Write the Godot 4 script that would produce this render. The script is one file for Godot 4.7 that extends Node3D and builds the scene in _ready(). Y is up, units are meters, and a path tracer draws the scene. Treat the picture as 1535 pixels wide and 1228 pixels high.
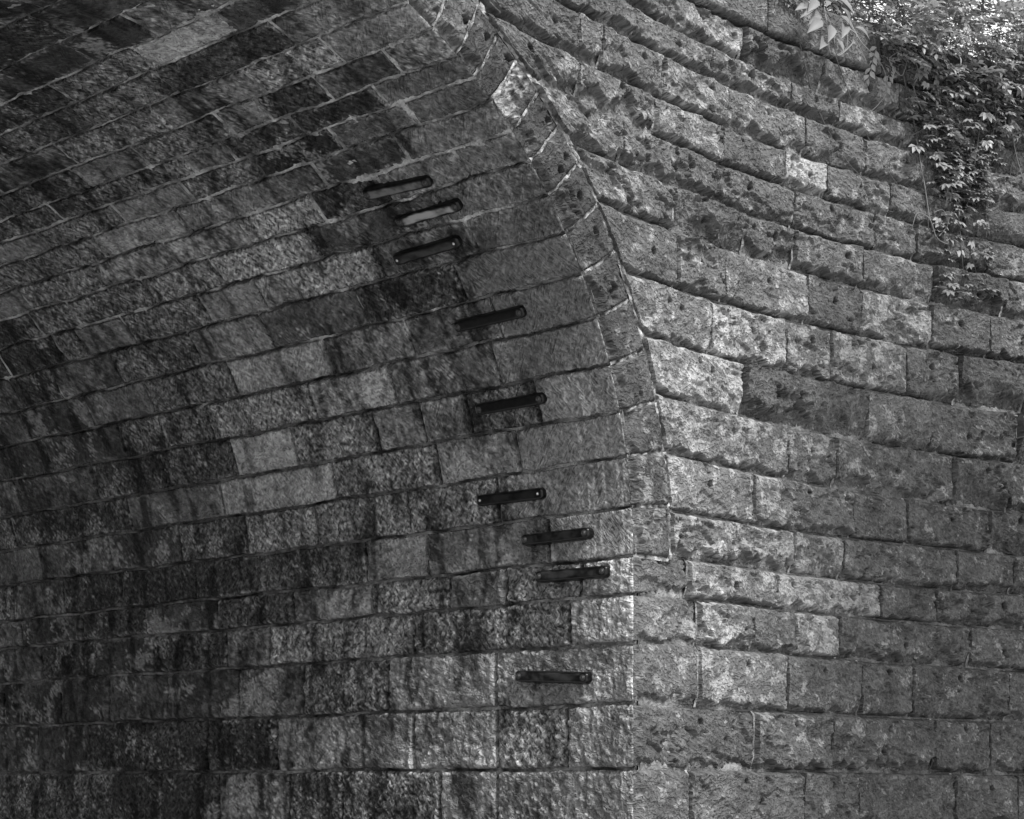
extends Node3D
# An old sandstone arch bridge: a semicircular barrel vault on the left, its voussoir ring and the curved
# wing wall on the right. All measures are metres; the lens was solved from the courses' vanishing points.

const EYE := 1.6
const FOCAL := 2646.05        # in pixels of a 1535 x 1228 picture
const HORIZON := 1172.0
const CORNER := Vector3(0.605, EYE, -8.82016)          # arris of the pier at eye height
const U := Vector3(-0.65317, 0.0, 0.75721)             # from the abutment across the opening
const A := Vector3(-0.75721, 0.0, -0.65317)            # along the barrel, into the bridge
const UP := Vector3(0, 1, 0)
const R := 2.345              # radius of the intrados
const H0 := 1.125             # springing above eye height
const BEND := 0.12            # the wing wall curves, radius 8.3 m
const RING := 0.285           # thickness of the voussoir ring
const GROUND := -1.6          # below eye height
const LENGTH := 8.2          # of the barrel
var PHI0 := atan2(0.75721, 0.65317)

# bed joints of the vault, measured along its profile from eye height
var VBEDS := PackedFloat32Array([-1.6, -1.26, -0.93, -0.6, -0.27, .063, .39, .697, .94, 1.133, 1.375, 1.62, 1.844, 2.08, 2.307, 2.525, 2.744, 2.941, 3.122, 3.29, 3.455, 3.595, 3.732, 3.893, 4.076, 4.266, 4.442, 4.667, 4.924, 5.14, 5.36, 5.58, 5.8, 6.02])
# cross joints of each course, metres from the face
var VJOINTS := [[.6, 1.4, 2.2, 3.1, 4.0, 4.8, 5.6], [.5, 1.1, 1.9, 2.6, 3.5, 4.4, 5.3], [.8, 1.5, 2.3, 3.0, 3.8, 4.7, 5.5], [.5, 1.2, 2.0, 2.8, 3.6, 4.5, 5.4],
	[.9, 1.32, 2.09, 2.54, 3.19, 3.75, 4.28, 4.9, 5.6], [.42, .9, 1.52, 1.92, 2.65, 3.3, 3.92, 4.56, 5.11, 5.8], [.91, 1.72, 2.42, 3.0, 3.69, 4.3, 4.84, 5.52],
	[.4, 1.52, 1.9, 2.35, 2.72, 3.11, 3.84, 4.45, 5.07, 5.7], [.33, .84, 1.24, 1.85, 2.51, 3.2, 3.9, 4.6, 5.3], [.54, 1.41, 1.89, 2.76, 3.4, 4.17, 4.8, 5.4],
	[.87, 1.53, 2.28, 2.9, 3.53, 4.25, 5.02, 5.6], [.69, 1.26, 2.08, 3.06, 3.98, 4.54, 5.29], [.5, .97, 1.31, 1.66, 2.33, 2.87, 3.55, 4.26, 5.12],
	[.7, 1.45, 2.08, 2.99, 3.84, 4.64, 5.3], [.6, 1.22, 1.84, 2.65, 3.43, 4.05, 4.75, 5.3], [.74, 1.45, 2.22, 2.84, 3.59, 4.22, 4.66, 5.3],
	[.54, 1.2, 1.83, 2.12, 2.59, 3.3, 3.77, 4.0, 4.6, 5.2], [.62, 1.53, 2.32, 2.93, 3.66, 4.05, 4.7, 5.4], [.37, .89, 1.37, 1.95, 2.56, 3.16, 3.97, 4.6],
	[.64, 1.21, 1.66, 2.3, 3.01, 3.7, 4.3], [.45, .95, 1.54, 2.1, 2.68, 3.4, 4.1], [.53, 1.1, 1.62, 1.93, 2.42, 3.1, 3.8, 4.5], [.32, .78, 1.2, 1.49, 2.16, 2.69, 3.4, 4.1],
	[.55, 1.09, 1.78, 2.59, 3.3, 4.0], [.68, 1.53, 2.2, 3.0, 3.7], [.4, .86, 1.45, 2.12, 2.9, 3.6], [.6, 1.24, 1.7, 2.5, 3.2], [.7, 1.57, 2.3, 3.0], [.6, 1.45, 2.2, 2.9],
	[.5, 1.1, 1.7, 2.5], [.7, 1.4, 2.1, 2.8], [.5, 1.2, 1.9, 2.7], [.8, 1.5, 2.3]]
# bed joints of the wing wall: height at the pier and its change per metre along the wall
var WBEDS := [[-1.6, 0], [-1.26, 0], [-.93, 0], [-.6, 0], [-.27, 0], [.069, -.008], [.392, -.008], [.715, -.011], [.955, -.009], [1.155, -.006], [1.389, -.003], [1.682, -.014], [1.968, -.011],
	[2.245, 0], [2.53, .007], [2.823, -.002], [3.048, .001], [3.268, -.001], [3.468, 0], [3.692, -.002], [3.855, -.004], [4.032, .009], [4.30, .006]]
var WJOINTS := [[.5, 1.3, 2.0, 2.9], [.9, 1.6, 2.4, 3.2], [.5, 1.2, 2.1, 2.8], [.8, 1.5, 2.3, 3.1], [.43, 1.37, 1.83, 2.63, 3.14], [.98, 1.61, 2.47, 2.92], [.51, 1.24, 1.86, 2.28, 3.07],
	[.5, .96, 1.32, 1.68, 2.76], [.42, 1.15, 2.01, 2.47], [1.29, 1.7, 2.64, 3.1], [.96, 1.79, 2.24, 2.92], [1.25, 1.65, 2.61, 3.08], [.86, 1.9, 2.43, 3.15],
	[.61, 1.23, 1.6, 2.22, 2.65, 3.2], [.32, .71, 1.41, 1.86, 2.44, 2.91], [.3, .89, 1.3, 1.86, 2.45, 3.04], [-.14, .64, 1.3, 1.97, 2.31, 2.9],
	[-.48, .14, .7, 1.22, 1.57, 2.1, 2.7], [-.48, -.3, .2, .74, 1.39, 1.89, 2.5], [-1.0, -.04, .6, 1.26, 1.66, 2.21, 2.8], [-1.2, -.5, .2, .86, 1.53, 2.16, 2.8], [-.9, .1, 1.05, 2.0, 3.1, 4.0]]
# lewis holes in the wing wall and the ring: along the wall, height
var HOLES := PackedVector2Array([Vector2(-1.26, 3.39), Vector2(-1.13, 3.35), Vector2(-0.98, 3.3), Vector2(-0.69, 3.1), Vector2(-0.57, 2.96), Vector2(-0.61, 2.89), Vector2(-0.47, 2.8), Vector2(-0.35, 2.66), Vector2(-0.65, 3.58), Vector2(-0.84, 3.39), Vector2(0.03, 3.62), Vector2(0.32, 3.77), Vector2(-0.14, 3.42), Vector2(-0.4, 3.21), Vector2(-0.46, 3.12), Vector2(0.31, 3.21), Vector2(0.33, 3.14), Vector2(-0.24, 2.99), Vector2(0.12, 2.67), Vector2(0.53, 3.97), Vector2(0.94, 3.79), Vector2(1.91, 3.96), Vector2(1.48, 3.79), Vector2(1.09, 3.63), Vector2(0.6, 3.63), Vector2(2.04, 3.79), Vector2(1.65, 3.62), Vector2(2.24, 3.61), Vector2(0.87, 3.42), Vector2(1.43, 3.36), Vector2(1.86, 3.39), Vector2(2.41, 3.38), Vector2(0.93, 3.19), Vector2(1.61, 3.21), Vector2(0.96, 2.98), Vector2(1.14, 2.97), Vector2(1.73, 2.97), Vector2(0.53, 2.7), Vector2(0.26, 2.45), Vector2(0.36, 2.43), Vector2(-0.19, 2.42), Vector2(1.08, 2.71), Vector2(1.64, 2.7), Vector2(2.16, 2.69), Vector2(2.68, 2.72), Vector2(2.34, 2.86), Vector2(2.83, 2.92), Vector2(0.96, 2.42), Vector2(1.03, 2.33), Vector2(1.45, 2.45), Vector2(1.84, 2.49), Vector2(1.94, 2.37), Vector2(2.45, 2.44), Vector2(0.5, 2.18), Vector2(0.6, 2.15), Vector2(1.16, 2.11), Vector2(2.17, 2.09), Vector2(2.75, 2.06), Vector2(2.86, 2.09), Vector2(3.13, 2.05), Vector2(0.79, 1.86), Vector2(1.45, 1.84), Vector2(2.17, 1.8), Vector2(2.89, 1.87), Vector2(0.59, 1.55), Vector2(1.41, 1.6), Vector2(2.61, 1.55), Vector2(3.14, 1.58), Vector2(0.81, 1.31), Vector2(2.24, 1.29), Vector2(0.8, 1.04), Vector2(1.3, 1.08), Vector2(1.6, 1.04), Vector2(1.8, 1.05), Vector2(1.92, 1.12), Vector2(3.02, 1.06), Vector2(0.52, 0.81), Vector2(1.32, 0.81), Vector2(2.22, 0.79), Vector2(3.04, 0.78), Vector2(0.91, 0.63), Vector2(1.56, 0.62), Vector2(2.09, 0.63), Vector2(2.66, 0.61), Vector2(1.31, 0.31), Vector2(2.09, 0.3), Vector2(2.72, 0.31), Vector2(2.05, 0.17), Vector2(0.88, 0), Vector2(1.63, -0.02), Vector2(2.92, -0.04), Vector2(1.02, -0.11), Vector2(0.54, 0.31)])
# how pale or sooty the stones are, with shade painted into the low deep ones: along the profile, metres from the face, tone from 0 (black crust) to 1 (lime and lichen)
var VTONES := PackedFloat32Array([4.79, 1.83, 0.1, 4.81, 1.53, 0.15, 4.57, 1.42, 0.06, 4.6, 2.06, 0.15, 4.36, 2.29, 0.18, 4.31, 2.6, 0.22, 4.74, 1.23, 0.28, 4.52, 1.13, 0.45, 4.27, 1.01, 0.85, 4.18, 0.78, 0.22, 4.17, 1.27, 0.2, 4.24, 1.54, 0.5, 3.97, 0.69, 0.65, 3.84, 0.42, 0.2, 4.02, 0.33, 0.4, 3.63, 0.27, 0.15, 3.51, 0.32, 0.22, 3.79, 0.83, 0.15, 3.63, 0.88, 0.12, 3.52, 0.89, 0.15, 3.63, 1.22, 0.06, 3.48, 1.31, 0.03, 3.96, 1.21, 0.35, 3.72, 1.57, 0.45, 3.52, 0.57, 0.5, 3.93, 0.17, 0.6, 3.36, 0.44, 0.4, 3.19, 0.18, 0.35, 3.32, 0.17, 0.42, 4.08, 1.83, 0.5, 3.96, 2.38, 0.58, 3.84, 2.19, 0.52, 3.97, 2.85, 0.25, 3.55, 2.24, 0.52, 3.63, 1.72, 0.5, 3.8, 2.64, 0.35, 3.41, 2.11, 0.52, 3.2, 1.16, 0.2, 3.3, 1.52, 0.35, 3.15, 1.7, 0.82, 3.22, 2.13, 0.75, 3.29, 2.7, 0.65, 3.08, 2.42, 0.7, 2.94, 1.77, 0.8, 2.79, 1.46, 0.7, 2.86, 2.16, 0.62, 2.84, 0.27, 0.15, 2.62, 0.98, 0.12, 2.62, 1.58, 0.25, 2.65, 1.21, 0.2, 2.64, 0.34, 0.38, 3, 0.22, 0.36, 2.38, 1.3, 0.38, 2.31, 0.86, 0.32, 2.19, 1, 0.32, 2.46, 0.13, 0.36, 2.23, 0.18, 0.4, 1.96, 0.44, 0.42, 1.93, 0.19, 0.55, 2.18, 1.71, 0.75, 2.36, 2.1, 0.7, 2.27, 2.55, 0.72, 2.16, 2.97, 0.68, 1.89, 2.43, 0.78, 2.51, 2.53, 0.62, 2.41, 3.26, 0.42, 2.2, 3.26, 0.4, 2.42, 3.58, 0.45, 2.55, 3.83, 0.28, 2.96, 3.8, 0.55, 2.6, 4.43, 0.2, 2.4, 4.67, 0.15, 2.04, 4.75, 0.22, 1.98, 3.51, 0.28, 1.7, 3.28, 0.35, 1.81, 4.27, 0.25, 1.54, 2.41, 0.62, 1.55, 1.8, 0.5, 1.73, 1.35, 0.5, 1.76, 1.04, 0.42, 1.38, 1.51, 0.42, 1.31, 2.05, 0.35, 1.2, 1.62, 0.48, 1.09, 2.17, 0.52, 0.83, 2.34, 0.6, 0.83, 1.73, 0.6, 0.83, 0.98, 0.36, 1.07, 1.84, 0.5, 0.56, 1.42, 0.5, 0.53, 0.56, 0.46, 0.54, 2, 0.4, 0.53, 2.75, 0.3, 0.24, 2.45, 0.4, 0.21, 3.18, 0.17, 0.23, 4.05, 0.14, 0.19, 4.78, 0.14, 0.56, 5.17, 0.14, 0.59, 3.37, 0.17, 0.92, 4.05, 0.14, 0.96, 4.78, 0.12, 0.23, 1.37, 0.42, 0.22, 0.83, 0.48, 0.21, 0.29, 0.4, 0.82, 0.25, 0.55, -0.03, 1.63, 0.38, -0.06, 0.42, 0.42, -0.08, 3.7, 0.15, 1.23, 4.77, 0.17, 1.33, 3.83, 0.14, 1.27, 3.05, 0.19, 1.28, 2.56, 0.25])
# stone tones of the wing wall, lower towards its far end: along the wall, height, tone
var WTONES := PackedFloat32Array([0.28, 0.83, 0.8, 1.56, 1.07, 0.8, 0.84, 1.33, 0.68, 0.56, 1.05, 0.66, 1.4, 3.37, 0.8, 1.01, 2.42, 0.78, 0.95, 2.66, 0.72, 2.17, 2.72, 0.7, 1.95, 2.38, 0.72, 0.62, 2.14, 0.74, 0.78, 1.89, 0.72, 1.89, 1.84, 0.55, 1.34, 2.07, 0.3, 1.84, 1.64, 0.5, 2.23, 2.07, 0.6, 2.39, 2.24, 0.5, 0.06, 2.69, 0.38, 0.9, 0.62, 0.62, 1.62, 0.57, 0.46, 2.72, 0.17, 0.38, 0.28, 0.21, 0.42, 0.73, 0.22, 0.5, 2.23, 0.55, 0.42, 2.72, 0.61, 0.38, 2.01, 0.2, 0.44, 1.34, 0.27, 0.5, 3.04, 0.29, 0.4, 0.84, -0.06, 0.46, 1.56, -0.07, 0.42, 2.17, -0.07, 0.42, 2.77, -0.07, 0.4, 1.95, 0.81, 0.46, 2.72, 0.77, 0.4, 1.12, 0.81, 0.56, 0.78, 0.82, 0.62, 0.51, 0.77, 0.75, 2.23, 1.06, 0.4, 2.72, 1.05, 0.4, 2.12, 1.28, 0.44, 1.62, 1.28, 0.6, 1.12, 1.46, 0.62, 0.62, 1.51, 0.62, 2.06, 1.51, 0.4, 1.62, 1.51, 0.6, 2.61, 1.52, 0.38, 3.04, 1.51, 0.36, 1.45, 1.79, 0.58, 1.06, 1.78, 0.6, 0.45, 1.67, 0.66, 2.34, 1.81, 0.44, 2.94, 1.78, 0.36, 2.94, 2.1, 0.36, 2.66, 2.12, 0.38, 1.56, 2.33, 0.56, 1.28, 2.36, 0.62, 2.5, 2.41, 0.45, 2.94, 2.43, 0.36, 2.77, 2.69, 0.42, 1.67, 2.64, 0.4, 2.12, 2.95, 0.6, 1.34, 2.77, 0.5, 1.12, 2.84, 0.4, 0.73, 2.9, 0.36, 1.62, 3.12, 0.42, 2.12, 3.18, 0.5, 1.06, 3.16, 0.4, 1.84, 3.39, 0.5, 2.28, 3.36, 0.44, 0.67, 3.21, 0.42, 0.28, 2.98, 0.46, -0.16, 2.9, 0.55, 0.9, 3.44, 0.42, 1.56, 3.56, 0.44, 2.12, 3.6, 0.55, 2.01, 3.73, 0.58, 1.78, 3.95, 0.6, 1.4, 3.75, 0.46, 1.06, 3.88, 0.36, 0.62, 3.76, 0.55, 0.45, 3.85, 0.55, 0.84, 3.64, 0.58, 0.28, 3.32, 0.62, -0.27, 3.49, 0.5, 0.06, 3.49, 0.55, 0.28, 3.8, 0.5, -0.05, 3.76, 0.5, -0.62, 3.54, 0.42, -0.77, 3.37, 0.5, -0.52, 3.19, 0.52, -0.27, 3.39, 0.46, 0.01, 3.14, 0.5, -0.37, 3.04, 0.56, 0.17, 2.48, 0.6, 0.28, 2.36, 0.62, 0.39, 2.18, 0.78])
var STRAPS := [[3.211, 1.022, 3.179, 0.573], [3.021, 0.928, 3.021, 0.488], [2.835, 1.075, 2.844, 0.605], [2.421, 0.878, 2.423, 0.394], [1.979, 0.905, 1.977, 0.427], [1.506, 1.006, 1.498, 0.534], [1.266, 0.705, 1.265, 0.238], [1.066, 0.613, 1.060, 0.126], [0.556, 0.750, 0.526, 0.250]]

var rock: StandardMaterial3D
var tooled: StandardMaterial3D
var pecked: StandardMaterial3D
var mortar_mat: StandardMaterial3D
var n_low: FastNoiseLite
var n_mid: FastNoiseLite
var n_fine: FastNoiseLite
var n_ridge: FastNoiseLite
var n_patch: FastNoiseLite
var n_cell: FastNoiseLite
var rng := RandomNumberGenerator.new()
var chips := PackedFloat32Array()      # of the stone in hand: place, slope, floor, flare
var pits := PackedVector3Array()
var foot := 0.03                       # how much of its foot is broken away


func _ready() -> void:
	var cam := Camera3D.new()
	cam.name = "camera"
	add_child(cam)
	cam.position = Vector3(0, EYE, 0)
	cam.keep_aspect = Camera3D.KEEP_HEIGHT
	cam.set_frustum(1228.0 / FOCAL * 0.1, Vector2(0, (HORIZON - 614.0) / FOCAL * 0.1), 0.1, 400.0)
	cam.current = true

	var env := Environment.new()
	env.background_mode = Environment.BG_SKY
	var sky_look := ProceduralSkyMaterial.new()
	sky_look.sky_top_color = Color(0.66, 0.66, 0.66)
	sky_look.sky_horizon_color = Color(0.66, 0.66, 0.66)
	sky_look.sky_curve = 0.2
	sky_look.ground_bottom_color = Color(0.16, 0.16, 0.16)
	sky_look.ground_horizon_color = Color(0.3, 0.3, 0.3)
	sky_look.sun_angle_max = 1.0
	var sky := Sky.new()
	sky.sky_material = sky_look
	env.sky = sky
	env.tonemap_mode = Environment.TONE_MAPPER_LINEAR
	env.tonemap_exposure = 4.0
	env.sdfgi_enabled = true
	env.ssao_enabled = true
	env.ssil_enabled = true
	var we := WorldEnvironment.new()
	we.name = "world_environment"
	we.environment = env
	add_child(we)

	var sun := DirectionalLight3D.new()
	sun.name = "sun"
	add_child(sun)
	sun.look_at_from_position(Vector3(4.5, 8.3, 5.8), Vector3.ZERO)
	sun.light_energy = 0.45
	sun.light_angular_distance = 12.0
	sun.light_color = Color(1, 1, 1)
	sun.shadow_enabled = true

	make_noise()
	make_materials()
	build_ground()
	build_bridge()
	build_wing_wall()
	build_straps()
	build_plants()


# ---------------------------------------------------------------- surfaces

func vault_p(s: float, t: float) -> Vector3:
	if s <= H0:
		return CORNER + A * t + UP * s
	var th := (s - H0) / R
	if th > PI:
		return CORNER + A * t + U * (2.0 * R) + UP * (H0 - (th - PI) * R)
	return CORNER + A * t + U * (R - R * cos(th)) + UP * (H0 + R * sin(th))


func vault_n(s: float) -> Vector3:
	if s <= H0:
		return U
	var th := minf((s - H0) / R, PI)
	return U * cos(th) - UP * sin(th)


func wall_p(w: float, h: float) -> Vector3:
	if w <= 0.0:
		return CORNER - U * w + UP * h
	var p := PHI0 - BEND * w
	return CORNER + Vector3((sin(PHI0) - sin(p)) / BEND, h, -(cos(p) - cos(PHI0)) / BEND)


func wall_n(w: float) -> Vector3:
	var p := PHI0 - BEND * maxf(w, 0.0)
	return Vector3(sin(p), 0, cos(p))


func ring_wh(a: float, s: float) -> Vector2:
	if s <= H0:
		return Vector2(a, s)
	var th := (s - H0) / R
	return Vector2(-(R - (R + a) * cos(th)), H0 + (R + a) * sin(th))


func extrados(h: float) -> float:      # where the wall meets the ring at a height
	if h <= H0:
		return RING
	var d := (R + RING) * (R + RING) - (h - H0) * (h - H0)
	return -99.0 if d <= 0.0 else -(R - sqrt(d))


func wbed(k: int, w: float) -> float:
	var b: Array = WBEDS[k]
	return b[0] + b[1] * w + 0.006 * n_low.get_noise_2d(w * 0.35 + 40.0, k * 17.3) + 0.003 * n_low.get_noise_2d(w * 3.0, k * 7.7)


func vbed(k: int, t: float) -> float:
	return VBEDS[k] + 0.014 * n_low.get_noise_2d(t * 0.3 - 60.0, k * 13.1) + 0.005 * n_low.get_noise_2d(t * 2.4, k * 5.3)


# ---------------------------------------------------------------- noise and materials

func noise(seed_value: int, freq: float, octaves: int, kind := FastNoiseLite.TYPE_SIMPLEX_SMOOTH) -> FastNoiseLite:
	var n := FastNoiseLite.new()
	n.noise_type = kind
	n.seed = seed_value
	n.frequency = freq
	n.fractal_type = FastNoiseLite.FRACTAL_FBM if octaves > 1 else FastNoiseLite.FRACTAL_NONE
	n.fractal_octaves = octaves
	return n


func make_noise() -> void:
	rng.seed = 77
	n_low = noise(3, 5.0, 3)
	n_mid = noise(5, 19.0, 3)
	n_fine = noise(9, 55.0, 2)
	n_cell = noise(41, 6.5, 1, FastNoiseLite.TYPE_CELLULAR)
	n_cell.cellular_return_type = FastNoiseLite.RETURN_DISTANCE
	n_patch = noise(31, 7.0, 6)
	n_patch.fractal_gain = 0.62
	n_ridge = noise(12, 9.0, 4)
	n_ridge.fractal_type = FastNoiseLite.FRACTAL_RIDGED


func to_byte(lin: float) -> int:
	var c := clampf(lin, 0.0, 1.0)
	c = c * 12.92 if c < 0.0031 else 1.055 * pow(c, 1.0 / 2.4) - 0.055
	return int(c * 255.0)


func make_materials() -> void:
	# 1024 pixels show 1.6 m; each stone takes its own window, so nothing repeats on it
	var size := 1024
	var scale := 1.6 / size
	var g1 := noise(21, 26.0, 6)
	g1.fractal_gain = 0.60
	var g2 := noise(22, 300.0, 2)
	var g3 := noise(23, 9.0, 3)
	var g4 := noise(25, 80.0, 2)
	var pit := noise(24, 48.0, 1, FastNoiseLite.TYPE_CELLULAR)
	pit.cellular_return_type = FastNoiseLite.RETURN_DISTANCE
	var ca := PackedByteArray(); ca.resize(size * size)
	var ha := PackedByteArray(); ha.resize(size * size)
	var cb := PackedByteArray(); cb.resize(size * size)
	var hb := PackedByteArray(); hb.resize(size * size)
	var cc := PackedByteArray(); cc.resize(size * size)
	var hc := PackedByteArray(); hc.resize(size * size)
	var lut := PackedByteArray(); lut.resize(1025)
	for i in 1025:
		lut[i] = to_byte(i / 1024.0)
	var at := 0
	for y in size:
		var py := y * scale
		for x in size:
			var px := x * scale
			var c := g3.get_noise_2d(px, py)
			var b := g2.get_noise_2d(px, py)
			var bed := g1.get_noise_2d(px * 0.35 + 0.03 * c + 20.0, py * 1.5 + 0.05 * c)      # bedding of the sandstone
			var a := g1.get_noise_2d(px + 0.02 * c, py + 0.02 * c)
			var d := pit.get_noise_2d(px + a * 0.012, py + c * 0.01)      # -1 at a cell's middle
			var hole := clampf((-d - 0.70) * 6.0, 0.0, 1.0) * clampf(a * 4.0 + 0.2, 0.0, 1.0)
			ca[at] = lut[int(clampf(0.60 + 0.30 * a + 0.28 * bed + 0.20 * b - 0.35 * hole, 0.05, 1.0) * 1024.0)]
			ha[at] = int(clampf(0.5 + 0.45 * a + 0.40 * bed + 0.05 * b - 0.30 * hole, 0.0, 1.0) * 255.0)
			# tool marks: short slanting furrows, uneven in strength
			var q := (px * 0.80 + py * 0.60) + 0.006 * c
			var r := (-px * 0.60 + py * 0.80)
			var f := g4.get_noise_2d(q * 0.95 + 7.0, r * 0.16 + 3.0)
			var f2 := g4.get_noise_2d(r * 0.5 + 9.0, q * 0.2 - 5.0)
			var m := clampf(0.5 + 1.6 * c, 0.0, 1.0)
			var fur := f * m + f2 * (1.0 - m) * 0.6
			cb[at] = lut[int(clampf(0.55 + 0.24 * fur + 0.24 * b + 0.55 * a - 0.25 * hole, 0.05, 1.0) * 1024.0)]
			hb[at] = int(clampf(0.5 + 0.45 * fur + 0.05 * b + 0.35 * a - 0.2 * hole, 0.0, 1.0) * 255.0)
			# pecked and weathered faces under the vault: grains, pits, flecks of lime
			var fleck := clampf((f2 + 0.8 * a + 0.5 * b - 0.22) * 4.0, 0.0, 1.0)
			var dark := clampf((-f - 0.7 * a - 0.4 * b - 0.20) * 4.0, 0.0, 1.0)
			cc[at] = lut[int(clampf(0.44 + 0.42 * a + 0.20 * b + 0.46 * fleck - 0.24 * dark - 0.2 * hole, 0.05, 1.0) * 1024.0)]
			hc[at] = int(clampf(0.5 + 0.5 * a + 0.10 * b + 0.22 * fleck - 0.25 * dark - 0.25 * hole, 0.0, 1.0) * 255.0)
			at += 1
	rock = stone_material("weathered_sandstone", ca, ha, size, 1.9)
	tooled = stone_material("tooled_sandstone", cb, hb, size, 1.4)
	pecked = stone_material("pecked_sandstone", cc, hc, size, 1.0)
	mortar_mat = stone_material("lime_mortar", ca, ha, size, 1.0)


func stone_material(called: String, color: PackedByteArray, height: PackedByteArray, size: int, relief: float) -> StandardMaterial3D:
	var m := StandardMaterial3D.new()
	m.resource_name = called
	m.vertex_color_use_as_albedo = true
	m.albedo_texture = ImageTexture.create_from_image(Image.create_from_data(size, size, false, Image.FORMAT_L8, color))
	m.heightmap_enabled = true
	m.heightmap_texture = ImageTexture.create_from_image(Image.create_from_data(size, size, false, Image.FORMAT_L8, height))
	m.heightmap_scale = relief
	m.roughness = 0.9
	m.metallic_specular = 0.3
	return m


func plain(called: String, grey: float, rough: float, spec := 0.3) -> StandardMaterial3D:
	var m := StandardMaterial3D.new()
	m.resource_name = called
	m.albedo_color = Color(grey, grey, grey).linear_to_srgb()
	m.roughness = rough
	m.metallic_specular = spec
	return m


func ramp(q: float) -> float:          # tone to real-world reflectance
	if q < 0.3:
		return 0.018 + 0.042 * maxf(q, 0.0) / 0.3
	if q < 0.55:
		return 0.06 + 0.10 * (q - 0.3) / 0.25
	if q < 0.8:
		return 0.16 + 0.14 * (q - 0.55) / 0.25
	return 0.30 + 0.32 * clampf((q - 0.8) / 0.35, 0.0, 1.0)


func smooth01(x: float) -> float:
	var c := clampf(x, 0.0, 1.0)
	return c * c * (3.0 - 2.0 * c)


# ---------------------------------------------------------------- nodes

func thing(called: String, label: String, category: String, at := Vector3.ZERO, group := "") -> Node3D:
	var o := Node3D.new()
	o.name = called
	add_child(o, true)
	o.position = at
	tag(o, label, category, group)
	return o


func tag(o: Node, label: String, category: String, group := "") -> void:
	o.set_meta("label", label)
	o.set_meta("category", category)
	if group:
		o.set_meta("group", group)


var taken := {}

func numbered(called: String, parent: Node) -> String:
	var key := called + str(parent.get_instance_id())
	var n: int = taken.get(key, 0)
	taken[key] = n + 1
	return called if n == 0 else "%s_%03d" % [called, n]


func part(called: String, mesh: Mesh, m: Material, parent: Node) -> MeshInstance3D:
	var o := MeshInstance3D.new()
	o.name = numbered(called, parent)
	o.mesh = mesh
	if m:
		o.material_override = m
	parent.add_child(o, true)
	return o


func structure(called: String, mesh: Mesh, m: Material) -> MeshInstance3D:
	var o := part(called, mesh, m, self)
	o.set_meta("kind", "structure")
	return o


# A grid of points (columns x rows) with colours and uvs as one smooth mesh; faces look along +normal.
func grid_mesh(pos: PackedVector3Array, col: PackedColorArray, uv: PackedVector2Array, nx: int, ny: int, flip := false, split := -1) -> ArrayMesh:
	var nor := PackedVector3Array()
	nor.resize(nx * ny)
	var sgn := -1.0 if flip else 1.0
	for j in ny:
		var j0 := maxi(j - 1, 0) * nx
		var j1 := mini(j + 1, ny - 1) * nx
		for i in nx:
			var dx := pos[j * nx + mini(i + 1, nx - 1)] - pos[j * nx + maxi(i - 1, 0)]
			var dy := pos[j1 + i] - pos[j0 + i]
			nor[j * nx + i] = (dx.cross(dy) * sgn).normalized()
	var idx := PackedInt32Array()
	idx.resize((nx - 1) * (ny - 1) * 6)
	var k := 0
	for j in ny - 1:
		for i in nx - 1:
			var p := j * nx + i
			if flip:
				idx[k] = p; idx[k + 1] = p + 1; idx[k + 2] = p + nx
				idx[k + 3] = p + 1; idx[k + 4] = p + nx + 1; idx[k + 5] = p + nx
			else:
				idx[k] = p; idx[k + 1] = p + nx; idx[k + 2] = p + 1
				idx[k + 3] = p + 1; idx[k + 4] = p + nx; idx[k + 5] = p + nx + 1
			k += 6
	var arr := []
	arr.resize(Mesh.ARRAY_MAX)
	arr[Mesh.ARRAY_VERTEX] = pos
	arr[Mesh.ARRAY_NORMAL] = nor
	arr[Mesh.ARRAY_COLOR] = col
	arr[Mesh.ARRAY_TEX_UV] = uv
	var m := ArrayMesh.new()
	if split < 0:
		arr[Mesh.ARRAY_INDEX] = idx
		m.add_surface_from_arrays(Mesh.PRIMITIVE_TRIANGLES, arr)
		return m
	# two surfaces: the columns before SPLIT are tooled, the rest is rock-faced
	var near_idx := PackedInt32Array()
	var far_idx := PackedInt32Array()
	for j in ny - 1:
		var row := j * (nx - 1) * 6
		near_idx.append_array(idx.slice(row, row + split * 6))
		far_idx.append_array(idx.slice(row + split * 6, row + (nx - 1) * 6))
	arr[Mesh.ARRAY_INDEX] = near_idx
	m.add_surface_from_arrays(Mesh.PRIMITIVE_TRIANGLES, arr)
	arr[Mesh.ARRAY_INDEX] = far_idx
	m.add_surface_from_arrays(Mesh.PRIMITIVE_TRIANGLES, arr)
	m.surface_set_material(0, tooled)
	m.surface_set_material(1, rock)
	return m


# ---------------------------------------------------------------- one stone

func pick_chips(width: float, height: float, share: float) -> void:
	chips.clear()
	foot = rng.randf_range(0.012, 0.042) if rng.randf() < 0.8 else rng.randf_range(0.04, 0.08)
	foot = minf(foot, height * 0.35)
	var n := int(ceil(width / 0.17))
	for i in n:
		if rng.randf() < share:
			chips.append_array([rng.randf() * width, rng.randf_range(0.4, 1.3), rng.randf_range(-0.016, 0.010), rng.randf_range(0.08, 0.45)])
	if rng.randf() < 0.3 * share:      # a big scar
		chips.append_array([rng.randf() * width, rng.randf_range(0.22, 0.4), rng.randf_range(-0.03, -0.005), rng.randf_range(0.05, 0.25)])


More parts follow.
